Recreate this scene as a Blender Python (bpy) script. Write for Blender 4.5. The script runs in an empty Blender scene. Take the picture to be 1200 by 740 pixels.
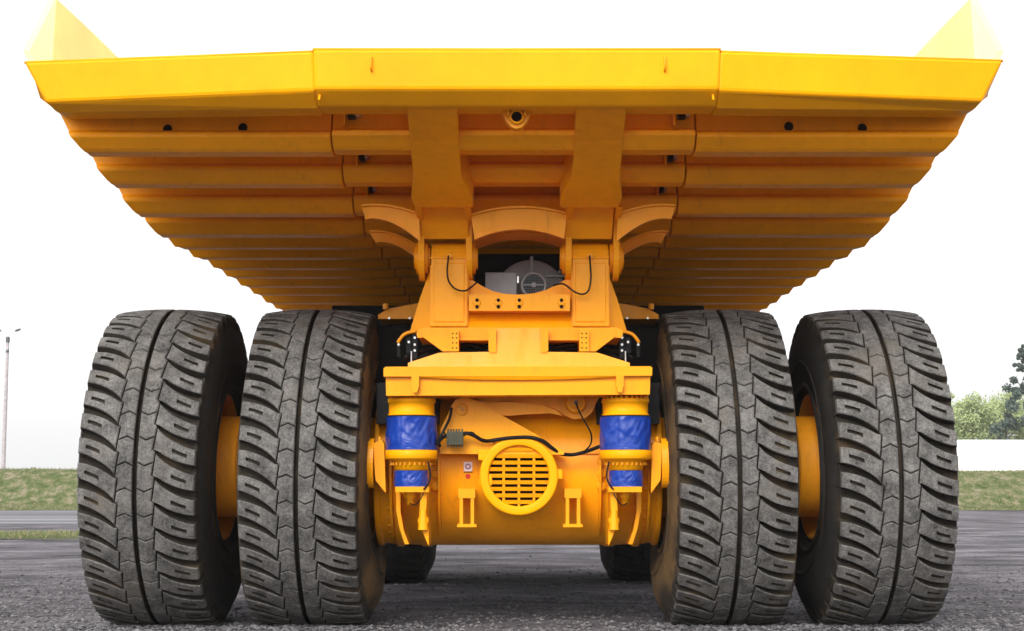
import bpy, bmesh, math, random
from mathutils import Vector, Matrix, noise
R = math.radians
PI = math.pi
random.seed(7)
scene = bpy.context.scene
C = scene.collection

# ------------------------------------------------------------------ camera
H = 1.70; F = 1800.0; CX = 607.0
PITCH = math.atan2(195.0, F)
cam_d = bpy.data.cameras.new('camera')
cam = bpy.data.objects.new('camera', cam_d); C.objects.link(cam)
cam_d.sensor_width = 36; cam_d.lens = 36*F/1200; cam_d.clip_start = .1; cam_d.clip_end = 3000
cam_d.shift_x = -(CX-600)/1200
cam.location = (0, 0, H); cam.rotation_euler = (R(90)+PITCH, 0, 0)
scene.camera = cam

def at(px, py, Y):
    """real-world point seen at a photo measurement, at a chosen true distance Y"""
    x = (px-CX)/F; y = (370-py)/F
    dy = math.cos(PITCH)-y*math.sin(PITCH); dz = math.sin(PITCH)+y*math.cos(PITCH)
    t = Y/dy
    return Vector((t*x, Y, H+t*dz))

# ------------------------------------------------------------------ materials
def new_mat(name):
    m = bpy.data.materials.new(name); m.use_nodes = True
    nt = m.node_tree; b = nt.nodes['Principled BSDF']
    return m, nt, b
def N(nt, t, **kw):
    n = nt.nodes.new(t)
    for k, v in kw.items():
        if k in n.inputs: n.inputs[k].default_value = v
        else: setattr(n, k, v)
    return n
def ramp(nt, stops):
    r = nt.nodes.new('ShaderNodeValToRGB')
    e = r.color_ramp.elements
    while len(e) < len(stops): e.new(.5)
    for q, (p, c) in zip(e, stops):
        q.position = p; q.color = (c[0], c[1], c[2], 1)
    return r
def coords(nt, scale=(1,1,1)):
    tc = nt.nodes.new('ShaderNodeTexCoord'); mp = nt.nodes.new('ShaderNodeMapping')
    mp.inputs['Scale'].default_value = scale
    nt.links.new(tc.outputs['Object'], mp.inputs['Vector'])
    return mp.outputs['Vector']

def paint(name, col, rough=.30, dirt=(.42,.19,.012), dirt_amt=.30, streak=True, spec=.20, grime=.55):
    m, nt, b = new_mat(name); L = nt.links
    v = coords(nt)
    n1 = N(nt, 'ShaderNodeTexNoise', Scale=1.1, Detail=5.0, Roughness=.6); L.new(v, n1.inputs['Vector'])
    n2 = N(nt, 'ShaderNodeTexNoise', Scale=9.0, Detail=6.0, Roughness=.7)
    v2 = coords(nt, (1.0, 1.0, .22) if streak else (1,1,1)); L.new(v2, n2.inputs['Vector'])
    r1 = ramp(nt, [(.30, [c*.90 for c in col]), (.70, [min(1, c*1.06) for c in col])]); L.new(n1.outputs['Fac'], r1.inputs['Fac'])
    r2 = ramp(nt, [(.50, (0,0,0)), (.78, (dirt_amt,)*3)]); L.new(n2.outputs['Fac'], r2.inputs['Fac'])
    mx = nt.nodes.new('ShaderNodeMix'); mx.data_type = 'RGBA'
    L.new(r2.outputs['Color'], mx.inputs['Factor']); L.new(r1.outputs['Color'], mx.inputs['A'])
    mx.inputs['B'].default_value = (*dirt, 1)
    n4 = N(nt, 'ShaderNodeTexNoise', Scale=3.7, Detail=9.0, Roughness=.72, Distortion=.8); L.new(coords(nt, (1.3,1,.6)), n4.inputs['Vector'])
    r4 = ramp(nt, [(.60, (0,0,0)), (.80, (grime,)*3)]); L.new(n4.outputs['Fac'], r4.inputs['Fac'])
    mg = nt.nodes.new('ShaderNodeMix'); mg.data_type = 'RGBA'; L.new(r4.outputs['Color'], mg.inputs['Factor']); L.new(mx.outputs['Result'], mg.inputs['A']); mg.inputs['B'].default_value = (.16,.075,.02,1)
    L.new(mg.outputs['Result'], b.inputs['Base Color'])
    rr = ramp(nt, [(.3, (rough-.07,)*3), (.75, (rough+.22,)*3)]); L.new(n2.outputs['Fac'], rr.inputs['Fac'])
    L.new(rr.outputs['Color'], b.inputs['Roughness'])
    n3 = N(nt, 'ShaderNodeTexNoise', Scale=2.2, Detail=3.0); L.new(v, n3.inputs['Vector'])
    bp = N(nt, 'ShaderNodeBump', Strength=.10, Distance=.03); L.new(n3.outputs['Fac'], bp.inputs['Height'])
    L.new(bp.outputs['Normal'], b.inputs['Normal'])
    b.inputs['Specular IOR Level'].default_value = spec; b.inputs['Coat Weight'].default_value = .03; b.inputs['Coat Roughness'].default_value = .22
    return m
def simple(name, col, rough=.5, metal=0.0, var=.25, scale=6, bump=.15, bdist=.02):
    m, nt, b = new_mat(name); L = nt.links
    b.inputs['Specular IOR Level'].default_value = .12 if max(col) < .03 else .4
    v = coords(nt)
    n1 = N(nt, 'ShaderNodeTexNoise', Scale=float(scale), Detail=6.0, Roughness=.65); L.new(v, n1.inputs['Vector'])
    r1 = ramp(nt, [(.3, [c*(1-var) for c in col]), (.7, [min(1, c*(1+var)) for c in col])]); L.new(n1.outputs['Fac'], r1.inputs['Fac'])
    L.new(r1.outputs['Color'], b.inputs['Base Color'])
    b.inputs['Roughness'].default_value = rough; b.inputs['Metallic'].default_value = metal
    if bump:
        bp = N(nt, 'ShaderNodeBump', Strength=bump, Distance=bdist); L.new(n1.outputs['Fac'], bp.inputs['Height'])
        L.new(bp.outputs['Normal'], b.inputs['Normal'])
    return m

YEL = (.90, .345, .001)
M = {}
M['yellow'] = paint('yellow_paint', YEL)
M['yellow_body'] = paint('yellow_body_paint', (.93, .35, .001), rough=.36, dirt_amt=.25)
M['yellow_lit'] = paint('lit_yellow_paint', (.90, .37, .001), rough=.36, dirt_amt=.12, spec=.1, grime=.12)  # same paint as the rest, light put into the brighter tone
M['yellow_inside'] = paint('overexposed_pale_yellow', (.93, .88, .34), rough=.6, dirt=(.88,.80,.4), dirt_amt=.4, grime=0)  # pale overexposure put into the paint of the side walls
M['rim_yellow'] = paint('rim_paint', (.78, .30, .008), rough=.45, dirt_amt=.6)
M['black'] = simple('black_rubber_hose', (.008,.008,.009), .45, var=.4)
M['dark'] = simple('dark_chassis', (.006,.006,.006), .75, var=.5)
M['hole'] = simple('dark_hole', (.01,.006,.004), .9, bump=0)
M['grey'] = simple('grey_metal_sheet', (.27,.285,.30), .5, metal=.1, var=.15, scale=4)
M['greydark'] = simple('dark_grey_metal', (.10,.11,.12), .5, metal=.4)
M['steel'] = simple('bare_steel', (.5,.5,.5), .3, metal=.9)
M['white'] = simple('white_wall_paint', (.86,.86,.85), .6, var=.03, bump=.05)
M['sticker'] = simple('white_sticker', (.8,.72,.75), .5, var=.02, bump=0)
M['red'] = simple('red_sticker', (.55,.03,.02), .5, var=.05, bump=0)
M['purple'] = simple('violet_print', (.25,.08,.2), .5, var=.05, bump=0)
M['concrete'] = simple('pole_concrete', (.40,.36,.38), .8)
M['olive'] = simple('olive_connector_block', (.045,.045,.025), .5)

def blue_tarp():
    m, nt, b = new_mat('blue_tarpaulin'); L = nt.links
    v = coords(nt, (1,1,1))
    w = N(nt, 'ShaderNodeTexNoise', Scale=3.2, Detail=4.0, Roughness=.5, Distortion=1.6); L.new(v, w.inputs['Vector'])
    w2 = N(nt, 'ShaderNodeTexVoronoi', Scale=4.5); w2.feature = 'DISTANCE_TO_EDGE'; L.new(v, w2.inputs['Vector'])
    ad = N(nt, 'ShaderNodeMath'); ad.operation = 'MULTIPLY_ADD'; L.new(w2.outputs['Distance'], ad.inputs[0]); ad.inputs[1].default_value = .6
    L.new(w.outputs['Fac'], ad.inputs[2])
    bp = N(nt, 'ShaderNodeBump', Strength=.45, Distance=.05); L.new(ad.outputs[0], bp.inputs['Height']); L.new(bp.outputs['Normal'], b.inputs['Normal'])
    r = ramp(nt, [(.3, (.006,.036,.27)), (.7, (.010,.052,.35))]); L.new(w.outputs['Fac'], r.inputs['Fac']); L.new(r.outputs['Color'], b.inputs['Base Color'])
    b.inputs['Roughness'].default_value = .27; b.inputs['Specular IOR Level'].default_value = .5
    return m
M['blue'] = blue_tarp()

def rubber(name, c0, c1, dust, dlo, dhi, rough=.8):
    m, nt, b = new_mat(name); L = nt.links
    v0 = coords(nt); oi = nt.nodes.new('ShaderNodeObjectInfo')
    sc_ = N(nt, 'ShaderNodeMath'); sc_.operation = 'MULTIPLY'; L.new(oi.outputs['Random'], sc_.inputs[0]); sc_.inputs[1].default_value = 60
    va = nt.nodes.new('ShaderNodeVectorMath'); va.operation = 'ADD'; L.new(v0, va.inputs[0]); L.new(sc_.outputs[0], va.inputs[1]); v = va.outputs[0]
    n1 = N(nt, 'ShaderNodeTexNoise', Scale=5.0, Detail=8.0, Roughness=.7); L.new(v, n1.inputs['Vector'])
    n2 = N(nt, 'ShaderNodeTexNoise', Scale=38.0, Detail=6.0, Roughness=.75); L.new(v, n2.inputs['Vector'])
    n3 = N(nt, 'ShaderNodeTexNoise', Scale=1.6, Detail=4.0); L.new(v, n3.inputs['Vector'])
    a = N(nt, 'ShaderNodeMath'); a.operation = 'ADD'; L.new(n1.outputs['Fac'], a.inputs[0]); L.new(n2.outputs['Fac'], a.inputs[1])
    h = N(nt, 'ShaderNodeMath'); h.operation = 'MULTIPLY'; L.new(a.outputs[0], h.inputs[0]); h.inputs[1].default_value = .5
    r = ramp(nt, [(.36, c0), (.49, [(p+q)/2*.9 for p, q in zip(c0, c1)]), (.62, c1)]); L.new(h.outputs[0], r.inputs['Fac'])
    rd = ramp(nt, [(dlo, (0,0,0)), (dhi, (1,1,1))]); L.new(n3.outputs['Fac'], rd.inputs['Fac'])
    mx = nt.nodes.new('ShaderNodeMix'); mx.data_type = 'RGBA'
    L.new(rd.outputs['Color'], mx.inputs['Factor']); L.new(r.outputs['Color'], mx.inputs['A']); mx.inputs['B'].default_value = (*dust, 1)
    L.new(mx.outputs['Result'], b.inputs['Base Color'])
    b.inputs['Roughness'].default_value = rough; b.inputs['Specular IOR Level'].default_value = .3
    bp = N(nt, 'ShaderNodeBump', Strength=.7, Distance=.012); L.new(h.outputs[0], bp.inputs['Height']); L.new(bp.outputs['Normal'], b.inputs['Normal'])
    return m
M['tread'] = rubber('worn_tread_rubber', (.016,.016,.016), (.20,.192,.182), (.14,.122,.10), .54, .88)
M['groove'] = rubber('dusty_groove_rubber', (.010,.009,.008), (.040,.032,.022), (.11,.07,.032), .55, .80, .9)
M['side'] = rubber('black_sidewall_rubber', (.012,.012,.012), (.035,.033,.03), (.05,.04,.03), .55, .95, .7)
M['side_mud'] = rubber('muddy_sidewall_rubber', (.02,.016,.012), (.07,.05,.03), (.17,.10,.035), .42, .68, .85)

# ------------------------------------------------------------------ mesh helpers
WL = {}          # world location of every object made here
class MB:
    def __init__(s): s.v = []; s.f = []; s.m = []; s.sm = []
    def add(s, verts, faces, mi=0, smooth=False):
        o = len(s.v); s.v += [tuple(q) for q in verts]
        for f in faces: s.f.append([o+i for i in f]); s.m.append(mi); s.sm.append(smooth)
    def box(s, x0, x1, y0, y1, z0, z1, mi=0):
        v = [(x,y,z) for z in (z0,z1) for y in (y0,y1) for x in (x0,x1)]
        s.add(v, [(0,2,3,1),(4,5,7,6),(0,1,5,4),(2,6,7,3),(0,4,6,2),(1,3,7,5)], mi)
    def prism(s, pts, vec, mi=0, smooth=False):
        vec = Vector(vec); n = len(pts); pts = [Vector(p) for p in pts]
        v = pts+[p+vec for p in pts]
        s.add(v, [list(range(n))[::-1], list(range(n, 2*n))], mi)
        s.add(v, [(i,(i+1)%n,(i+1)%n+n,i+n) for i in range(n)], mi, smooth)
    def cyl(s, a, b, r, r2=None, n=24, mi=0, caps=True):
        a = Vector(a); b = Vector(b); r2 = r if r2 is None else r2
        d = (b-a).normalized(); u = d.orthogonal().normalized(); w = d.cross(u)
        ring = lambda c, rr: [c+rr*(math.cos(2*PI*i/n)*u+math.sin(2*PI*i/n)*w) for i in range(n)]
        s.add(ring(a, r)+ring(b, r2), [(i,(i+1)%n,(i+1)%n+n,i+n) for i in range(n)], mi, True)
        if caps:
            s.add(ring(a, r), [list(range(n))[::-1]], mi); s.add(ring(b, r2), [list(range(n))], mi)
    def lathe(s, c, axis, prof, n=48, mi=0, smooth=True, closed=False):
        """prof: (t along axis, radius)"""
        c = Vector(c); d = Vector(axis).normalized()
        u = Vector((0,0,1)) if abs(d.z) < .9 else Vector((0,1,0)); u = (u-d*u.dot(d)).normalized(); w = d.cross(u)
        v = []
        for t, r in prof:
            v += [c+d*t+r*(math.cos(2*PI*i/n)*u+math.sin(2*PI*i/n)*w) for i in range(n)]
        k = len(prof); f = []
        for j in range(k if closed else k-1):
            j2 = (j+1) % k
            f += [(j*n+i, j*n+(i+1)%n, j2*n+(i+1)%n, j2*n+i) for i in range(n)]
        s.add(v, f, mi, smooth)
    def tube(s, pts, r, n=8, mi=0, sub=6):
        P = [Vector(p) for p in pts]; Q = []
        for i in range(len(P)-1):
            p0 = P[max(i-1,0)]; p1 = P[i]; p2 = P[i+1]; p3 = P[min(i+2,len(P)-1)]
            for k in range(sub):
                t = k/sub
                Q.append(.5*((2*p1)+(p2-p0)*t+(2*p0-5*p1+4*p2-p3)*t*t+(3*p1-p0-3*p2+p3)*t**3))
        Q.append(P[-1]); v = []
        for i, q in enumerate(Q):
            d = (Q[min(i+1,len(Q)-1)]-Q[max(i-1,0)]).normalized()
            u = d.cross(Vector((.13,.99,.05))).normalized(); w = d.cross(u)
            v += [q+r*(math.cos(2*PI*k/n)*u+math.sin(2*PI*k/n)*w) for k in range(n)]
        f = [(i*n+k, i*n+(k+1)%n, (i+1)*n+(k+1)%n, (i+1)*n+k) for i in range(len(Q)-1) for k in range(n)]
        f += [list(range(n))[::-1], [(len(Q)-1)*n+k for k in range(n)]]
        s.add(v, f, mi, True)
    def build(s, name, mats, parent=None, bevel=0, origin=None):
        me = bpy.data.meshes.new(name)
        xs = [p[0] for p in s.v]; ys = [p[1] for p in s.v]; zs = [p[2] for p in s.v]
        c = Vector(origin) if origin else Vector(((min(xs)+max(xs))/2, (min(ys)+max(ys))/2, min(zs)))
        me.from_pydata([(p[0]-c.x, p[1]-c.y, p[2]-c.z) for p in s.v], [], s.f)
        if not isinstance(mats, (list, tuple)): mats = [mats]
        for m in mats: me.materials.append(m)
        me.polygons.foreach_set('material_index', s.m); me.polygons.foreach_set('use_smooth', s.sm)
        me.validate(); me.update()
        bm = bmesh.new(); bm.from_mesh(me); bmesh.ops.recalc_face_normals(bm, faces=bm.faces); bm.to_mesh(me); bm.free()
        o = bpy.data.objects.new(name, me); C.objects.link(o)
        WL[o.name] = c
        if parent:
            o.parent = parent; o.location = c-WL[parent.name]
        else: o.location = c
        if bevel:
            b = o.modifiers.new('bevel', 'BEVEL'); b.width = bevel; b.segments = 2; b.limit_method = 'ANGLE'; b.angle_limit = R(35)
            b.harden_normals = False
        return o
def empty(name, loc, label, cat, group=None, parent=None):
    o = bpy.data.objects.new(name, None); C.objects.link(o); loc = Vector(loc)
    WL[o.name] = loc; o.empty_display_size = .3
    o.location = loc-(WL[parent.name] if parent else Vector((0,0,0)))
    if parent: o.parent = parent
    if label: tag(o, label, cat, group)
    return o
def tag(o, label, cat, group=None):
    o['label'] = label; o['category'] = cat
    if group: o['group'] = group
    return o
def struct(o, kind='structure'): o['kind'] = kind; return o
def plate(mb, pix, Y, thick, mi=0):
    mb.prism([at(px, py, Y) for px, py in pix], (0, thick, 0), mi)
def mir(pix, c=607.5): return [(2*c-x, y) for x, y in pix][::-1]

# ================================================================== GROUND, ROAD, BANK
def grid_sheet(name, xs, ys, zf, mat):
    mb = MB(); v = [(x, y, zf(x, y)) for y in ys for x in xs]; n = len(xs)
    mb.add(v, [(j*n+i, j*n+i+1, (j+1)*n+i+1, (j+1)*n+i) for j in range(len(ys)-1) for i in range(n-1)], 0, True)
    return struct(mb.build(name, mat, origin=(0,0,0)))
def fr(a, b, st):
    n = max(1, int(round((b-a)/st))); return [a+(b-a)*i/n for i in range(n+1)]
def gmat():
    m, nt, b = new_mat('trampled_gravel_ground'); L = nt.links
    v = coords(nt); vs = coords(nt, (.75, 1.5, 1))
    big = N(nt, 'ShaderNodeTexNoise', Scale=.35, Detail=6.0, Roughness=.62); L.new(vs, big.inputs['Vector'])
    st = N(nt, 'ShaderNodeTexNoise', Scale=1.5, Detail=8.0, Roughness=.7, Distortion=.6); L.new(vs, st.inputs['Vector'])
    fine = N(nt, 'ShaderNodeTexNoise', Scale=16.0, Detail=8.0, Roughness=.8); L.new(v, fine.inputs['Vector'])
    vo = N(nt, 'ShaderNodeTexVoronoi', Scale=26.0); L.new(v, vo.inputs['Vector'])
    r1 = ramp(nt, [(.30, (.075,.070,.077)), (.50, (.165,.155,.168)), (.70, (.27,.255,.27))]); L.new(st.outputs['Fac'], r1.inputs['Fac'])
    r2 = ramp(nt, [(.38, (.42,.42,.43)), (.5,(.95,.94,.96)), (.62, (1.5,1.47,1.47))]); L.new(big.outputs['Fac'], r2.inputs['Fac'])
    r3 = ramp(nt, [(.34, (.62,.62,.63)), (.5, (.98,.98,.99)), (.68, (1.38,1.36,1.34))]); L.new(fine.outputs['Fac'], r3.inputs['Fac'])
    m1 = nt.nodes.new('ShaderNodeMix'); m1.data_type = 'RGBA'; m1.blend_type = 'MULTIPLY'; m1.inputs['Factor'].default_value = 1
    L.new(r1.outputs['Color'], m1.inputs['A']); L.new(r2.outputs['Color'], m1.inputs['B'])
    m2 = nt.nodes.new('ShaderNodeMix'); m2.data_type = 'RGBA'; m2.blend_type = 'MULTIPLY'; m2.inputs['Factor'].default_value = 1
    L.new(m1.outputs['Result'], m2.inputs['A']); L.new(r3.outputs['Color'], m2.inputs['B'])
    L.new(m2.outputs['Result'], b.inputs['Base Color'])
    b.inputs['Roughness'].default_value = .85; b.inputs['Specular IOR Level'].default_value = .25
    a = N(nt, 'ShaderNodeMath'); a.operation = 'ADD'; L.new(fine.outputs['Fac'], a.inputs[0]); L.new(vo.outputs['Distance'], a.inputs[1])
    bp = N(nt, 'ShaderNodeBump', Strength=.9, Distance=.05); L.new(a.outputs[0], bp.inputs['Height'])
    bp2 = N(nt, 'ShaderNodeBump', Strength=.9, Distance=.16); L.new(st.outputs['Fac'], bp2.inputs['Height']); L.new(bp.outputs['Normal'], bp2.inputs['Normal'])
    L.new(bp2.outputs['Normal'], b.inputs['Normal'])
    return m
def gz(x, y):
    a = noise.noise(Vector((x*.22, y*.9, 0)))*.035+noise.noise(Vector((x*.9, y*2.4, 3)))*.014+noise.noise(Vector((x*3.1, y*5, 7)))*.006
    fade = min(1, max(0, (60-y)/12))
    # low ridges pushed up by the grader
    a += .05*math.exp(-((y-30-.08*x)/.5)**2)*(.6+.6*noise.noise(Vector((x*.5, 0, 1))))+.04*math.exp(-((y-24.5+.05*x)/.35)**2)*(.6+noise.noise(Vector((x*.7, 2, 1))))
    near = 1 if y > 23.2 or abs(x) > 6.5 else .35
    return (a*near-.012)*fade
ground_m = gmat()
xs = [-1500,-600,-200,-90,-50]+fr(-35,-12,.5)+fr(-11.75,11.75,.25)+fr(12,35,.5)+[50,90,200,600,1500]
ys = [-400,-60,-10,5]+fr(10,17,1)+fr(17.2,34,.1)+fr(34.5,62,.5)+[66,72,80,90,100,130,200,500,1500]
grid_sheet('ground', xs, ys, gz, ground_m)

asph, nt, b = new_mat('worn_asphalt'); L = nt.links
v = coords(nt, (.05, .9, 1)); v2 = coords(nt)
n1 = N(nt, 'ShaderNodeTexNoise', Scale=.5, Detail=5.0); L.new(v, n1.inputs['Vector'])
n2 = N(nt, 'ShaderNodeTexNoise', Scale=6.0, Detail=6.0, Roughness=.8); L.new(v2, n2.inputs['Vector'])
ad = N(nt, 'ShaderNodeMath'); ad.operation = 'MULTIPLY_ADD'; L.new(n2.outputs['Fac'], ad.inputs[0]); ad.inputs[1].default_value = .35; L.new(n1.outputs['Fac'], ad.inputs[2])
r = ramp(nt, [(.52, (.05,.048,.055)), (.66, (.10,.098,.106)), (.80, (.21,.205,.22))]); L.new(ad.outputs[0], r.inputs['Fac']); L.new(r.outputs['Color'], b.inputs['Base Color'])
b.inputs['Roughness'].default_value = .8
grid_sheet('road', [-1500,-200,-60,-20,-8,0,6], [63,70,80,92.5], lambda x, y: .012, asph)

def grass_mat(name, a, b_, c, sc=1.0):
    m, nt, b = new_mat(name); L = nt.links
    v = coords(nt)
    n1 = N(nt, 'ShaderNodeTexNoise', Scale=.9*sc, Detail=8.0, Roughness=.75); L.new(v, n1.inputs['Vector'])
    r = ramp(nt, [(.36, a), (.50, b_), (.62, c)]); L.new(n1.outputs['Fac'], r.inputs['Fac']); L.new(r.outputs['Color'], b.inputs['Base Color'])
    b.inputs['Roughness'].default_value = .95; b.inputs['Specular IOR Level'].default_value = .1
    n2 = N(nt, 'ShaderNodeTexNoise', Scale=5*sc, Detail=6.0, Roughness=.8); L.new(v, n2.inputs['Vector'])
    bp = N(nt, 'ShaderNodeBump', Strength=.8, Distance=.25); L.new(n2.outputs['Fac'], bp.inputs['Height']); L.new(bp.outputs['Normal'], b.inputs['Normal'])
    return m
bank_m = grass_mat('rough_grass_bank', (.06,.095,.028), (.145,.17,.07), (.32,.27,.19), 1.8)
verge_m = grass_mat('thin_verge_grass', (.07,.09,.03), (.12,.14,.055), (.17,.16,.11), 1.6)
def bz(x, y):
    t = min(1, max(0, (y-93)/5.0)); t = t*t*(3-2*t)
    top = 2.35+(.12 if x < 0 else 0)
    return .02+t*top+noise.noise(Vector((x*.3, y*.6, 5)))*.10*t+noise.noise(Vector((x*1.3, y*1.6, 5)))*.06*t
grid_sheet('embankment', [-1500,-300,-120]+fr(-80,-20,.5)+[0]+fr(20,80,.5)+[120,300,1500], fr(92.6,99,.35)+[101,106,115,140,200,400,1500], bz, bank_m)
grid_sheet('grass_verge', fr(-60,-13.2,.8), fr(46.5,53,.5), lambda x, y: .03+.03*noise.noise(Vector((x, y, 0)))-.05*(y in (46.5, 53)), verge_m)

# grass blades on bank crest, bank foot and verge
def grass_stuff(name, n, area, hmin, hmax, zf, cols, seed):
    rnd = random.Random(seed); mb = MB()
    for i in range(n):
        x, y = area(rnd); z = zf(x, y); h = rnd.uniform(hmin, hmax); w = rnd.uniform(.02, .05)*h/.2; a = rnd.uniform(0, PI)
        dx = math.cos(a)*w; dy = math.sin(a)*w; lx = rnd.uniform(-.5,.5)*h; ly = rnd.uniform(-.5,.5)*h
        mb.add([(x-dx,y-dy,z-.02),(x+dx,y+dy,z-.02),(x+lx,y+ly,z+h)], [(0,1,2)], rnd.randrange(len(cols)))
    return struct(mb.build(name, cols), 'stuff')
gcols = [simple('grass_blade_green', (.11,.16,.04), .8, bump=0), simple('grass_blade_olive', (.16,.18,.07), .8, bump=0), simple('grass_blade_straw', (.27,.23,.13), .8, bump=0)]
def bank_area(r):
    x = r.choice((-1,1))*r.uniform(24, 46); return x, (r.uniform(92.8, 94.2) if r.random() < .35 else r.uniform(93.5, 99.5))
grass_stuff('bank_grass', 14000, bank_area, .05, .17, bz, gcols, 3)
grass_stuff('verge_grass', 5000, lambda r: (r.uniform(-22,-13.2), 49.7+r.gauss(0,1.3)), .03, .12, lambda x, y: .03, gcols, 4)

# loose gravel
stone_m = [simple('pale_stone', (.19,.182,.188), .85, var=.2, scale=14), simple('mid_stone', (.14,.135,.14), .85, var=.3, scale=14), simple('dark_stone', (.06,.06,.065), .85, var=.3, scale=14)]
mb = MB(); rnd = random.Random(11)
for i in range(20000):
    y = 17.5+abs(rnd.gauss(0, 6.5)); x = rnd.uniform(-1,1)*y*.36
    if i >= 17000:      # pushed up in front of and between the tyres
        x = rnd.choice((-4.25,-2.46,2.46,4.25))+rnd.gauss(0,.62); y = 18.55-abs(rnd.gauss(0,.35))
    if y > 19 and abs(x) < 5 and rnd.random() < .4: continue
    s = .010+.022*rnd.random()**3; z = gz(x, y)+s*.25+(.02*rnd.random() if i >= 17000 else 0)
    v = []
    for p in ((1,0,0),(-1,0,0),(0,1,0),(0,-1,0),(0,0,1),(0,0,-1)):
        k = s*rnd.uniform(.7,1.3); v.append((x+p[0]*k*1.3+rnd.uniform(-.3,.3)*s, y+p[1]*k+rnd.uniform(-.3,.3)*s, z+p[2]*k*.7))
    mb.add(v, [(0,2,4),(2,1,4),(1,3,4),(3,0,4),(2,0,5),(1,2,5),(3,1,5),(0,3,5)], rnd.choice((0,1,1,1,2,2)))
struct(mb.build('gravel', stone_m), 'stuff')

# ================================================================== TRUCK
YR = 19.07; AX = 1.888; TR = 1.942
truck = empty('mining_dump_truck', (0, YR, 0), 'huge yellow mining dump truck seen from behind on giant dual tyres', 'dump truck')

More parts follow.
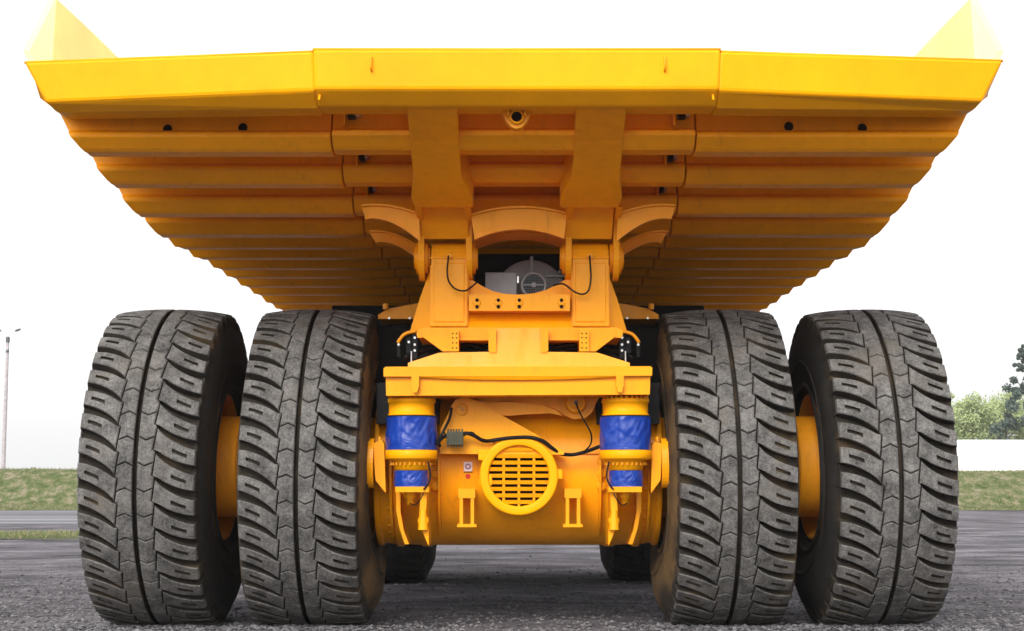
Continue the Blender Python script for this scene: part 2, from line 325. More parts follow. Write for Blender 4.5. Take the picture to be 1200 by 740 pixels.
# ---------------------------------------------------------------- tyres
NP = 42
def tyre_mb(phase, tilt):
    mb = MB(); pa = 2*PI/NP
    def RS(s):            # crown radius
        return TR-.055*(abs(s)/.66)**2.4
    def P(s, t, d):       # d: depth under the tread
        a = (t+phase)*pa; r = RS(s)-d
        return Vector((s, -r*math.cos(a), r*math.sin(a)))
    def block(sa_, lo, hi, A, B, depth, slot=None, outer=False, sgn=1, saw=None):
        na, nb = len(A), len(B); top = []; bot = []
        for i, a in enumerate(A):
            row = []; rb = []
            for j, b_ in enumerate(B):
                t = lo(a)+(hi(a)-lo(a))*b_
                s = sa_(a)+(saw(a, t) if saw else 0)
                edge = (i in (0, na-1)) or (j in (0, nb-1))
                d = .012 if edge else 0.0
                if outer and i == na-1: d = .035
                row.append(P(sgn*s, sgn*t, d))
                if outer and i == na-1: rb.append(P(sgn*(s+.045), sgn*t, .30))
                else:
                    e = .03; tt = t-e if j == 0 else (t+e if j == nb-1 else t)
                    rb.append(P(sgn*s, sgn*tt, depth))
            top.append(row); bot.append(rb)
        V = [p for row in top for p in row]; fs = []
        for i in range(na-1):
            for j in range(nb-1):
                if slot and slot[0] <= i < slot[1] and j == slot[2]: continue
                fs.append((i*nb+j, (i+1)*nb+j, (i+1)*nb+j+1, i*nb+j+1))
        mb.add(V, fs, 0)
        # skirt
        loop = [(i,0) for i in range(na)]+[(na-1,j) for j in range(1,nb)]+[(i,nb-1) for i in range(na-2,-1,-1)]+[(0,j) for j in range(nb-2,0,-1)]
        n = len(loop); V = [top[i][j] for i, j in loop]+[bot[i][j] for i, j in loop]
        mb.add(V, [(k,(k+1)%n,(k+1)%n+n,k+n) for k in range(n)], 1)
        if slot:
            i0, i1, j0 = slot
            lp = [(i,j0) for i in range(i0,i1+1)]+[(i,j0+1) for i in range(i1,i0-1,-1)]
            Vt = [top[i][j] for i, j in lp]; Vb = [p*(1-.034/TR) if False else Vector((p.x, p.y*(1-.018), p.z*(1-.018))) for p in Vt]
            n = len(lp); mb.add(Vt+Vb, [(k,(k+1)%n,(k+1)%n+n,k+n) for k in range(n)]+[list(range(n,2*n))], 1)
    g = .012
    rr = random.Random(int(phase*1000)+5)
    for k in range(NP):
        for sgn in (1, -1):
            ph = k+(.14 if sgn < 0 else 0)
            fsaw = lambda t, ph=ph: .034*((t-ph-.4799) % 1.0)
            # centre rib block: zigzag ends
            zz = lambda a: -.14*(1-abs(2*a-1))
            block(lambda a: .026+a*.158, lambda a, ph=ph: ph+zz(a)+.02, lambda a, ph=ph: ph+1+zz(a)-.02, [0,.06,.27,.5,.73,.94,1], [0,.04,.2,.4,.505,.52,.54,.7,.96,1], .11, sgn=sgn, saw=lambda a, t, fsaw=fsaw: max(0, (a-.5)*2)*fsaw(t))
            # shoulder lug
            cur = lambda a: -.58*(1-(1-a)**1.6)
            w0 = .86; w1 = .62+rr.uniform(-.01,.01)
            block(lambda a: .198+a*.462, lambda a, ph=ph: ph+.48+cur(a), lambda a, ph=ph: ph+.48+cur(a)+w0+(w1-w0)*a**.7, [0,.03,.16,.30,.44,.56,.68,.80,.90,.975,1],
                  [0,.05,.24,.39,.60,.80,.95,1], .15, slot=(4,7,3), outer=True, sgn=sgn, saw=lambda a, t, fsaw=fsaw: max(0, 1-a*2.5)*fsaw(t))
    # carcass
    prof = [(-.60,.86),(-.66,.95),(-.70,1.12),(-.735,1.36),(-.725,1.55),(-.70,1.68),(-.67,1.75),(-.655,1.80),(-.60,TR-.165),(-.3,TR-.135),(-.2,TR-.10),(0,TR-.10),(.2,TR-.10),
            (.3,TR-.135),(.60,TR-.165),(.655,1.80),(.67,1.75),(.70,1.68),(.725,1.55),(.735,1.36),(.70,1.12),(.66,.95),(.60,.86)]
    n = 168; v = []
    for t, r in prof: v += [(t, -r*math.cos(2*PI*i/n), r*math.sin(2*PI*i/n)) for i in range(n)]
    for j in range(len(prof)-1):
        side = 2 if (j < 6 or j >= len(prof)-7) else 1
        mb.add([], [], 0)
    o = len(mb.v); mb.v += v
    for j in range(len(prof)-1):
        side = 2 if (j < 6 or j >= len(prof)-7) else 1
        for i in range(n):
            mb.f.append([o+j*n+i, o+j*n+(i+1)%n, o+(j+1)*n+(i+1)%n, o+(j+1)*n+i]); mb.m.append(side); mb.sm.append(side == 2)
    # raised rings on sidewall
    for sg in (1,-1):
        for (s0, r0) in ((.738,1.30),(.715,1.02)):
            mb.lathe((0,0,0), (1,0,0), [(sg*(s0-.02),r0-.03),(sg*(s0+.008),r0-.015),(sg*(s0+.008),r0+.015),(sg*(s0-.02),r0+.03)], n=72, mi=2)
    # load: flat contact patch, bulging flanks
    ct, st_ = math.cos(tilt), math.sin(tilt); out = []
    for x, y, z in mb.v:
        x, z = x*ct+z*st_, -x*st_+z*ct
        r = math.hypot(y, z); ang = math.atan2(abs(y), -z)
        if ang < 1.1:
            w = math.cos(ang/1.1*PI/2)**2
            x += (1 if x > 0 else -1)*.10*w*max(0, math.sin(PI*min(1, max(0, (r-.9)/1.0))))*min(1, abs(x)/.6)
        if z < -AX+.002: z = -AX+.002-(.004 if r < TR-.05 else 0)
        out.append((x, y, z))
    mb.v = out
    return mb

def wheel(cx, cy, phase, tilt, side_mat, inner_dir, label=None, mats=None):
    """rim with its tyre; inner_dir: +1/-1 = direction (x) toward truck centre"""
    rm = MB()
    c = Vector((cx, cy, AX)); d = (1,0,0)
    for sg in (1,-1):
        rm.lathe(c, d, [(sg*.50,.80),(sg*.60,.83),(sg*.655,.86),(sg*.665,.885),(sg*.64,.90),(sg*.615,.885),(sg*.60,.86),(sg*.50,.84)], n=64)
    rm.lathe(c, d, [(-.60,.835),(-.45,.79),(.45,.79),(.60,.835)], n=64)
    rm.lathe(c, d, [(-.22,.79),(-.18,.66),(-.18,.62)], n=64); rm.lathe(c, d, [(.22,.79),(.18,.66),(.18,.62)], n=64)
    w = rm.build('wheel', M['rim_yellow'], truck, origin=c)
    hb = MB(); hb.lathe(c, d, [(-.95,.0),(-.95,.58),(-.92,.62),(.92,.62),(.95,.58),(.95,.0)], n=64)
    for i in range(24):
        a = 2*PI*i/24; 
        for sg in (-1, 1):
            q = c+Vector((sg*.20, .72*math.cos(a), .72*math.sin(a))); hb.cyl(q, q+Vector((sg*.06,0,0)), .028, n=6)
    hb.build('hub', M['rim_yellow'], w)
    t = tyre_mb(phase, tilt); t.v = [(x+cx, y+cy, z+AX) for x, y, z in t.v]
    t.build('tyre', mats or [M['tread'], M['groove'], side_mat], w, origin=c)
    return w
XO, XI = 4.255, 2.465
wheel(-XO, YR, .10, -R(-1.0), M['side'], 1)
wheel(-XI, YR, .62, -R(-.7), M['side_mud'], 1)
wheel(XI, YR, .35, -R(.7), M['side_mud'], -1)
wheel(XO, YR, .80, -R(1.0), M['side'], -1)
YF = 27.2
for sx in (-1, 1): wheel(sx*2.27, YF, .3, 0, M['side'], -sx, mats=[M['side']]*3)  # front treads use the dark sidewall rubber to imitate the truck's shade

# ---------------------------------------------------------------- dump body
# measured rib corners: (offset from centre, y in photo), distance steps of 1.01 m
S = 1.01; Y0 = 15.08
off = [538,495,465,438,415.5,391.5,371,349.5,334.5,318.5,304,290,279,269]
pyy = [131,184,221,255,279,293,305,317,327,337.5,347,357,364,370]
ctr = [602,602,602.5,604,606.5,609,610,611,611,611,611,611,611,611]
body_ctr = 602
bm_ = MB()
def rib_pt(k):
    Yk = Y0+S*k; q = at(CX-off[k], pyy[k], Yk); return Yk, abs(q.x), q.z
BXS = [at(c_, 300, Y0+S*k_).x for k_, c_ in enumerate(ctr)]      # the body stands a hair askew on the frame
ribs_info = [rib_pt(k) for k in range(len(off))]
BX = BXS[0]
# skin (floor + side walls) : thin-walled trough following the rib tops
sk = MB(); rows = []
for k, (Yk, X, Z) in enumerate(ribs_info):
    zt = Z+.52
    Yr = Yk-.2
    top = 6.95 if k >= 1 else 6.6
    BX = BXS[k]
    rows.append([(BX-X-.62, Yr, top), (BX-X-.34, Yr, zt+.02), (BX-X-.20, Yr, zt-.06), (BX-X+.8, Yr, zt-.08), (BX+X-.8, Yr, zt-.08), (BX+X+.20, Yr, zt-.06), (BX+X+.34, Yr, zt+.02), (BX+X+.62, Yr, top)])
n = 8; fs = []
for k in range(len(rows)-1):
    for i in range(n-1): fs.append((k*n+i, k*n+i+1, (k+1)*n+i+1, (k+1)*n+i))
floor = MB()
Yt = Y0+.22; X0_ = ribs_info[0][1]; zf0 = at(600, 96, Y0).z
rows[0] = [(BX-X0_-.12, Yt, zf0), (BX-X0_-.10, Yt, zf0), (BX-X0_-.05, Yt, zf0), (BX-X0_+.8, Yt, zf0), (BX+X0_-.8, Yt, zf0), (BX+X0_+.05, Yt, zf0), (BX+X0_+.10, Yt, zf0), (BX+X0_+.12, Yt, zf0)]
flat = [p for r_ in rows for p in r_]
m_ = len(rows)
floor.add(flat, [(k*n+i, k*n+i+1, (k+1)*n+i+1, (k+1)*n+i) for k in range(m_-1) for i in range(1, n-2)], 0)
# front wall of the body
Yk, X, Z = ribs_info[-1]
floor.add([(BX-X-.34,Yk-.2,Z+.5),(BX+X+.34,Yk-.2,Z+.5),(BX+X+.62,Yk+.4,6.95),(BX-X-.62,Yk+.4,6.95)], [(0,1,2,3)])
body = floor.build('dump_body', [M['yellow_body']], truck)
sol = body.modifiers.new('thick', 'SOLIDIFY'); sol.thickness = .03; sol.offset = 0

# side walls with the raised rear corners seen above the tail
for sg in (-1, 1):
    w = MB()
    tip = at(66 if sg < 0 else 1137, -3, 15.9)
    c0 = at(29 if sg < 0 else 1175, 71, 15.22)
    pts = []
    Yk, X, Z = ribs_info[0]
    low = [(BXS[k]+sg*(ribs_info[k][1]+.20), ribs_info[k][0]-.2, ribs_info[k][2]+.52) for k in range(1, len(ribs_info))]
    Xf = ribs_info[-1][1]
    upper = [Vector((c0.x, c0.y, c0.z)), tip, Vector((BXS[-1]+sg*(Xf+.55), ribs_info[-1][0]+.3, tip.z+.1))]
    lowb = Vector((c0.x-sg*.24, c0.y+.1, c0.z-.30))
    # inner sheet as quad strip
    U = []
    Ls = [lowb]+[Vector(p) for p in low]
    for p in Ls:
        if p.y <= tip.y: t = (p.y-c0.y)/(tip.y-c0.y); t = max(0, min(1, t)); U.append(c0.lerp(tip, t))
        else: t = (p.y-tip.y)/(upper[2].y-tip.y); U.append(tip.lerp(upper[2], t))
    # insert the peak itself
    U.insert(1, tip); Ls.insert(1, Ls[0].lerp(Ls[1], .8))
    nn = len(Ls)
    th = Vector((sg*.07, 0, 0))
    V = Ls+U+[p+th for p in Ls]+[p+th for p in U]
    f1 = [(i, i+1, nn+i+1, nn+i) for i in range(nn-1)]
    w.add(V, f1, 0)
    w.add(V, [(2*nn+i, 2*nn+i+1, 3*nn+i+1, 3*nn+i) for i in range(nn-1)]+[(nn+i, nn+i+1, 3*nn+i+1, 3*nn+i) for i in range(nn-1)]+[(0,nn,3*nn,2*nn)], 0)
    sw = w.build('side_wall', [M['yellow_inside']], body)

# tail beam: three sections, each a closed folded profile
tb = MB()
def tail_section(xl, xr, ptl, ptr):
    """ptl / ptr: lists of points at both ends (same order round the profile)"""
    n = len(ptl); tb.add(ptl+ptr, [(i,(i+1)%n,(i+1)%n+n,i+n) for i in range(n)]+[list(range(n))[::-1], list(range(n,2*n))])
def prof_at(pt, pm, pb, Yt, Ym, Yb):
    a = at(*pt, Yt); m2 = at(*pm, Ym); c = at(*pb, Yb)
    return [a+Vector((0,.28,.0)), a, m2, c, c+Vector((0,.45,.03)), a+Vector((0,.5,-.25))]
YC = 14.72
cl = prof_at((366,58),(368,104.5),(372,125.5), YC, YC+.02, YC+.22)
cr = prof_at((845,58),(843,104.5),(840,125.5), YC, YC+.02, YC+.22)
tail_section(0,0,cl,cr)
sh = Vector((0,.02,0))
ol = prof_at((28,73),(53,120),(66,132), Y0+.05, Y0+.05, Y0+.22); il = [p+sh for p in prof_at((367,59.5),(369,105.5),(373,126.5), YC, YC+.02, YC+.22)]
tail_section(0,0,ol,il)
orr = prof_at((1176,71),(1152,119),(1141,130), Y0+.05, Y0+.05, Y0+.22); ir = [p+sh for p in prof_at((844,59.5),(842,105.5),(839,126.5), YC, YC+.02, YC+.22)]
tail_section(0,0,ir,orr)
tail = tb.build('tail_beam', M['yellow_lit'], body, bevel=.03)
ed = MB()   # thin top strip of the tail
ed.tube([cl[1]+Vector((0,.03,.004)), cr[1]+Vector((0,.03,.004))], .018, sub=1)
ed.tube([ol[1]+Vector((0,.03,.002)), il[1]+Vector((0,.03,.002))], .016, sub=1)
ed.tube([ir[1]+Vector((0,.03,.002)), orr[1]+Vector((0,.03,.002))], .016, sub=1)
ed.build('edge_strip', M['yellow_body'], body)
for px in (435, 779):
    hk = MB(); a = at(px, 67, YC-.01); b_ = at(px, 83, YC-.01); hk.tube([a+Vector((0,.03,0)), a+Vector((0,-.03,-.02)), b_+Vector((0,-.03,.02)), b_+Vector((0,.03,0))], .010)
    hk.build('rod_hook', M['yellow_body'], body)
for px, py in ((374,113),(836,113)):
    hk = MB(); a = at(px, py, YC+.05); hk.cyl(a+Vector((0,.05,.04)), a+Vector((0,-.0,-.04)), .012, n=8)
    hk.build('seam_pin', M['yellow_lit'], body)

# ribs
def rib(k, sections):
    Yk, X, Z = ribs_info[k]; BX = BXS[k]
    mb = MB()
    big = k <= 4
    hb = .20 if big else .15
    # profile (dy, dz) round the rib, rear web first
    prof = [(-.29,.47),(-.305,.215),(-.375,.185),(-.393,.165),(-.393,.125),(-.28,.03),(-.23,.004),(-.16,0),(.0,0),(.05,.03),(.10,.47)] if big else \
           [(-.13,.47),(-.15,.21),(-.27,.175),(-.295,.155),(-.295,.12),(-.21,.02),(-.18,0),(.0,0),(.03,.03),(.06,.47)]
    SX = 1.9
    def end(xf, dyo=0):
        return [(xf(dz), Yk+dy+dyo, Z+dz) for dy, dz in prof]
    n = len(prof)
    def sect(A, B):
        mb.add(A+B, [(i,(i+1)%n,(i+1)%n+n,i+n) for i in range(n)]+[list(range(n))[::-1], list(range(n,2*n))])
    kn = [(0,0),(.03,.045),(.125,.115),(.165,.138),(.215,.165),(.47,.30)] if big else [(0,0),(.02,.09),(.12,.185),(.155,.20),(.21,.21),(.47,.25)]
    def ex(dz):
        for (a0, b0), (a1, b1) in zip(kn, kn[1:]):
            if dz <= a1: return b0+(b1-b0)*(dz-a0)/(a1-a0)
        return kn[-1][1]
    oL = end(lambda dz: BX-X-ex(dz)); oR = end(lambda dz: BX+X+ex(dz))
    sect(oL, end(lambda dz: BX-SX-.008)); sect(end(lambda dz: BX+SX+.008), oR)
    A = [(x, y-.035, z+.012) for x, y, z in end(lambda dz: BX-SX+.008)]; B = [(x, y-.035, z+.012) for x, y, z in end(lambda dz: BX+SX-.008)]
    sect(A, B)
    return mb.build('floor_rib', M['yellow_body'], body, bevel=.014)
for k in range(1, len(ribs_info)): rib(k, None)
# slight welds / marks and the two pairs of drain holes in the first web
Yk, X, Z = ribs_info[1]
for px, py in ((197,152),(285,150.5),(924,149),(1010,151)):
    q = at(px, py, Yk-.30); h = MB(); h.cyl(q+Vector((0,-.012,0)), q+Vector((0,.05,0)), .052, n=20, mi=0)
    h.lathe(q, (0,1,0), [(-.02,.050),(-.022,.068),(.02,.070)], n=20, mi=1)
    h.build('drain_hole', [M['hole'], M['yellow_body']], body)
# work lamps tucked under the ribs
for px, py, k, s in ((413,133,1,1.0),(425,184,2,.75),(435,222,3,.6),(800,133,1,1.0),(787,184,2,.75),(776,222,3,.6)):
    Yk = ribs_info[k][0]; q = at(px, py, Yk-.48); m = MB()
    m.box(q.x-.05*s, q.x+.03*s, q.y-.02, q.y+.09, q.z-.05*s, q.z+.05*s, 0); m.cyl(q+Vector((.055*s,0,0)), q+Vector((.055*s,.08,0)), .035*s, n=12, mi=1)
    m.box(q.x-.10*s, q.x-.075*s, q.y, q.y+.12, q.z-.12*s, q.z+.08*s, 2)
    m.box(q.x-.10*s, q.x+.1*s, q.y+.06, q.y+.12, q.z+.03*s, q.z+.1*s, 2)
    m.build('work_lamp', [M['black'], M['steel'], M['yellow_body']], body)
# towing eye under the tail
q = at(605.5, 127, 15.35); m = MB(); pts = []
o1 = [(587,123),(588,131),(593,142),(599,149),(605.5,151),(612,149),(618,142),(623,131),(624,123)]
plate(m, o1, 15.2, .12)
q = at(605.5, 137, 15.17)
m.cyl(q, q+Vector((0,.06,0)), .052, n=24, mi=1)
m.lathe(q, (0,1,0), [(.0,.052),(-.02,.058),(-.02,.075),(.05,.078)], n=24)
for dx in (-.085, .085): m.box(q.x+dx-.012, q.x+dx+.012, q.y-.06, q.y+.03, q.z, q.z+.17)
m.build('towing_eye', [M['yellow_body'], M['hole']], body, bevel=.01)

# hinge arms of the body
def arm(flip):
    st = [(126.5,476.5,536,15.02),(165,480.5,537.5,15.65),(210,484.7,540.8,16.3),(222,483,549,16.5),(233,482,554,16.7),(243,486,554.5,16.9),(244.5,491,549,17.2),(262,492.5,549,17.35),(281,494,549.5,17.5)]
    m = MB(); A = []; B = []
    for py, xl, xr, Y in st:
        if flip: xl, xr = 1211-xr, 1211-xl
        A.append(at(xl, py, Y)); B.append(at(xr, py, Y))
    up = Vector((0,.25,.42)); n = len(st)
    V = A+B+[p+up for p in A]+[p+up for p in B]; f = []
    for i in range(n-1):
        f += [(i,i+1,n+i+1,n+i),(2*n+i,3*n+i,3*n+i+1,2*n+i+1),(i,2*n+i,2*n+i+1,i+1),(n+i,n+i+1,3*n+i+1,3*n+i)]
    f += [(0,n,3*n,2*n),(n-1,3*n-1,4*n-1,2*n-1)]
    m.add(V, f)
    return m.build('hinge_arm', M['yellow_body'], body, bevel=.012)
arm(False); arm(True)
PV = at(600, 303, 17.78)         # pivot axis
pv_y, pv_z = PV.y, PV.z
for xa in ((490,497),(546,553),(1211-553+5,1211-546+5),(1211-497+5,1211-490+5)):
    x0 = at(xa[0], 300, 17.5).x; x1 = at(xa[1], 300, 17.5).x
    ring = []
    for i in range(15):
        a = PI+PI*i/14; ring.append((pv_y+.27*math.cos(a), pv_z+.27*math.sin(a)))
    ring += [(pv_y+.32, pv_z+.75), (at(500,243,16.88).y, at(500,243,16.88).z), (pv_y-.33, pv_z+.35)]
    m = MB(); m.prism([(x0, y, z) for y, z in ring], (x1-x0, 0, 0))
    cx = (x0+x1)/2
    m.cyl((x0-.035, pv_y, pv_z), (x1+.035, pv_y, pv_z), .185, n=32); m.cyl((x0-.06, pv_y, pv_z), (x1+.06, pv_y, pv_z), .13, n=32)
    m.build('pivot_plate', M['yellow_body'], body, bevel=.008)
# curved gusset plates beside and between the arms
def curve(p0, p1, p2, n=14):
    out = []
    for i in range(n+1):
        t = i/n
        # quadratic through the three points (p1 at the middle)
        c = (2*p1[0]-.5*(p0[0]+p2[0]), 2*p1[1]-.5*(p0[1]+p2[1]))
        out.append(((1-t)**2*p0[0]+2*t*(1-t)*c[0]+t*t*p2[0], (1-t)**2*p0[1]+2*t*(1-t)*c[1]+t*t*p2[1]))
    return out
def gusset(t0, t1, t2, b0, b1, b2, Y, th=.05):
    m = MB(); T = curve(t0,t1,t2); B = curve(b0,b1,b2)
    for i in range(len(T)-1): m.prism([at(*T[i],Y), at(*T[i+1],Y), at(*B[i+1],Y), at(*B[i],Y)], (0,th,0))
    for i in range(len(T)-1):  # top flange
        a = at(*T[i],Y); b_ = at(*T[i+1],Y); m.prism([a+Vector((0,-.05,0)), b_+Vector((0,-.05,0)), b_+Vector((0,-.05,.02)), a+Vector((0,-.05,.02))], (0,.14,0))
    for i in range(len(T)-1):
        a = at(*B[i],Y); b_ = at(*B[i+1],Y); m.prism([a+Vector((0,-.03,-.015)), b_+Vector((0,-.03,-.015)), b_+Vector((0,-.03,.0)), a+Vector((0,-.03,.0))], (0,.08,0))
    return m.build('gusset_plate', M['yellow_body'], body)
gusset((552,253.6),(608,244.5),(664,252), (556,280),(608,268),(661,279), 17.25)
gusset((552,282),(608,272),(664,281), (556,292),(608,280),(661,291), 18.3)
gusset((424,243),(455,243),(491,252.5), (428,256),(458,259.5),(492.5,282), 17.25)
gusset((433,273),(461,276),(491,291), (440,284),(463,286),(492,304), 18.3)
gusset(*mir([(424,243),(455,243),(491,252.5)],607.5)[::1], *mir([(428,256),(458,259.5),(492.5,282)],607.5), 17.25)
gusset(*mir([(433,273),(461,276),(491,291)],607.5), *mir([(440,284),(463,286),(492,304)],607.5), 18.3)

# ---------------------------------------------------------------- frame: rear pedestal
FR = MB()
# trapezoid pedestal behind the posts
YP = 17.62
ped = empty  # noqa
m = MB()
# flanks: cone-like sheets
def flank(flip):
    f = (lambda p: (1215-p[0], p[1])) if flip else (lambda p: p)
    A = [at(*f((505,322)), YP+.05), at(*f((505,386)), YP+.05), at(*f((481,388)), YP+.45), at(*f((499,330)), YP+.5)]
    m.prism(A, (0,.6,0))
    A = [at(*f((503.5,318)), YP+.1), at(*f((492,350)), YP+.16), at(*f((480.5,388)), YP+.22), at(*f((506,388)), YP+.05), at(*f((506,318)), YP+.05)]
    m.prism(A, (0,.75,0))
flank(False); flank(True)
# centre web with arched cut-out
arc = [(548,327),(556,330),(566,336),(578,341.5),(592,344.5),(608,345.5),(626,344),(640,340),(652,334),(662,328),(672,323)]
plate(m, arc+[(672,386),(548,386)], YP+.10, .6)
# sloping sill band under the tie bar
A = [at(549,366,YP+.10), at(671,366,YP+.10), at(672,384,YP-.02), at(548,384,YP-.02)]; m.prism(A, (0,.4,0))
frame = m.build('rear_frame', M['yellow'], truck, bevel=.012)
# ring shelf
m = MB(); pix = [(489,396),(488,390),(491,386),(497,384),(722,384),(728,386),(730,390),(729,396)]
plate(m, pix, YP-.10, .9)
m.build('ring_shelf', M['yellow'], frame, bevel=.02)
# hinge posts
for x0, x1 in ((505.5,547.5),(671,713)):
    m = MB(); a = at(x0, 300, YP-.05); b_ = at(x1, 300, YP-.05); zb = at(600, 383, YP-.05).z
    rr_ = at(600, 283.5, YP+.2).z-pv_z
    prof = [(YP-.05, zb), (YP-.05, pv_z-.02)]
    for i in range(1, 12):
        a_ = PI-PI*i/12; prof.append((pv_y+.20*math.cos(a_), pv_z-.02+rr_*math.sin(a_)+0.0))
    prof += [(YP+.45, pv_z-.02), (YP+.45, zb)]
    m.prism([(a.x, y, z) for y, z in prof], (b_.x-a.x, 0, 0))
    q = at((x0+x1)/2, 302, YP-.06); m.box(a.x-.012, b_.x+.012, YP-.066, YP, q.z-.018, q.z+.012)
    m.box(a.x+.03, b_.x-.03, YP-.062, YP, zb+.05, q.z-.06)
    for xx in (a.x, b_.x):      # weld flange beside each edge
        m.box(xx-.018, xx+.018, YP-.02, YP+.3, zb, pv_z-.1)
    q = at((x0+x1)/2, 300, YP-.1); m.cyl(q, q+Vector((0,.06,0)), .03, n=12)
    m.build('hinge_post', M['yellow'], frame, bevel=.012)
# tie bar with paired holes
m = MB(); plate(m, [(549.5,345.5),(668,345.5),(668,364.5),(549.5,364.5)], YP-.16, .26)
for px in (559,584,608.5,658):
    q = at(px, 355, YP-.16)
    m.lathe(q, (0,1,0), [(-.012,.0),(-.012,.046),(.01,.05)], n=20)
    for dy in (352, 359.5):
        q = at(px, dy, YP-.175); m.cyl(q+Vector((0,-.004,0)), q+Vector((0,.03,0)), .020, n=14, mi=1)
m.build('tie_bar', [M['yellow'], M['hole']], frame, bevel=.012)
# neck between ring shelf and cross beam, with side openings
m = MB()
plate(m, [(572.5,386),(581.5,386),(581.5,413),(576,414),(572.5,411)], YP-.26, .5)
plate(m, [(527.5,387),(537.5,387),(537.5,412),(527.5,412)], YP-.24, .5, 0)
plate(m, [(494,394),(528,394),(528,412),(519,412)], YP-.18, .12)
plate(m, [(537,396),(573,396),(573,399),(537,399)], YP-.16, .4)
def holes(xs_):
    for px in xs_:
        for py in (391, 396, 402, 408):
            q = at(px, py, YP-.245); m.cyl(q, q+Vector((0,.02,0)), .009, n=8, mi=1)
holes((530.5, 535)); m.build('neck_bracket', [M['yellow'], M['hole']], frame, bevel=.01)
m = MB()
plate(m, [(633.5,386),(642.5,386),(642.5,411),(639,414),(633.5,413)], YP-.26, .5)
plate(m, [(679,387),(690,387),(690,412),(679,412)], YP-.24, .5, 0)
plate(m, [(722,394),(689.5,394),(689.5,412),(698,412)], YP-.18, .12)
plate(m, [(642,396),(680,396),(680,399),(642,399)], YP-.16, .4)
holes((682, 687)); m.build('neck_bracket', [M['yellow'], M['hole']], frame, bevel=.01)
# cross beam
YB = 17.30
m = MB()
pts = [(478,430.5),(478,425.5),(515,413.5),(577,412.5),(581,408),(582,385),(633,385),(634,408),(638,412.5),(700,413.5),(738,425.5),(738,430.5)]
m.prism([at(px, py, YB+.04+(430-py)*.0022) for px, py in pts], (0,.7,0))
m.build('beam_top', M['yellow'], frame, bevel=.012)
m = MB()
plate(m, [(449.5,432),(452,430),(762,429.5),(764.5,431),(764,440.5),(449.5,441.5)], YB, 1.1)
# lower web, slightly set back, bottom lip
A = [(452,441),(762,440.5),(761.5,462.5),(452.5,464)]
plate(m, A, YB+.06, 1.0)
# shallow bowed lip under the top flange
lip = curve((470,441.6),(608,445.5),(745,441))
for i in range(len(lip)-1): m.prism([at(lip[i][0],440.8,YB+.0), at(lip[i+1][0],440.8,YB+.0), at(*lip[i+1],YB+.02), at(*lip[i],YB+.02)], (0,.06,0))
m.build('cross_beam', M['yellow'], frame, bevel=.014)
for x0 in (482, 722):
    m = MB(); plate(m, [(x0,440),(x0+9,440),(x0+9,452),(x0+6.5,460),(x0+2.5,460),(x0,452)], YB-.02, .09); m.build('beam_tab', M['yellow'], frame, bevel=.008)
# machinery behind as boxes, frame shadow put into the near-black colour
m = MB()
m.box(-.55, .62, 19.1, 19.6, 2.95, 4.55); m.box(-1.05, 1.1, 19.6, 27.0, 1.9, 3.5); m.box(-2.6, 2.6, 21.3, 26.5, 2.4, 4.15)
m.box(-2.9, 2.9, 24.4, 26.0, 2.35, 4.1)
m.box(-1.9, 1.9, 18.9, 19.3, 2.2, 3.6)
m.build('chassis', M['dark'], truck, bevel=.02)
# added black boxes and hoses, standing in for shade between struts and housing
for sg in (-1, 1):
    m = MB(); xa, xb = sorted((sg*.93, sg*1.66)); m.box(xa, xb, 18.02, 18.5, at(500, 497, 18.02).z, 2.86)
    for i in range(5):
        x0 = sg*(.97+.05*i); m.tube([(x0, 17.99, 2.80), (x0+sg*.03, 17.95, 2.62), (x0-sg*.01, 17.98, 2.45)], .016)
    m.build('shadow_gap_box', M['black'], truck, bevel=.01)
# unseen cowl and bumper at the far front end, added to darken the underside
m = MB(); m.box(-3.3, 3.3, 29.6, 30.0, .75, 2.3); m.box(-3.6, 3.6, 29.2, 29.6, 1.0, 1.6); m.build('bumper_light_block', M['yellow'], truck, bevel=.05)
m = MB(); m.box(-3.3, 3.3, 28.9, 29.5, 2.32, 4.75); m.box(-1.5, 1.5, 27.9, 28.6, 1.2, 3.5); m.build('radiator_light_block', M['dark'], truck, bevel=.03)
# pale outriggers either side of the pedestal (fuel-tank shelf under the body)
for sg in (0, 1):
    m = MB(); f = (lambda p: p) if sg == 0 else (lambda p: (1215-p[0], p[1]))
    plate(m, [f(p) for p in ((443,369),(455,362),(492,355),(500,356),(492,374),(443,374))], 19.6, .7)
    q = at(*f((452,359)), 19.5); m.cyl(q+Vector((0,0,-.04)), q+Vector((0,0,.03)), .035, n=12, mi=0)
    for px in (456, 480):
        q = at(*f((px,373)), 19.57); m.cyl(q, q+Vector((0,.05,0)), .014, n=10, mi=1)
    m.build('deck_bracket', [M['yellow_body'], M['steel']], frame, bevel=.01)

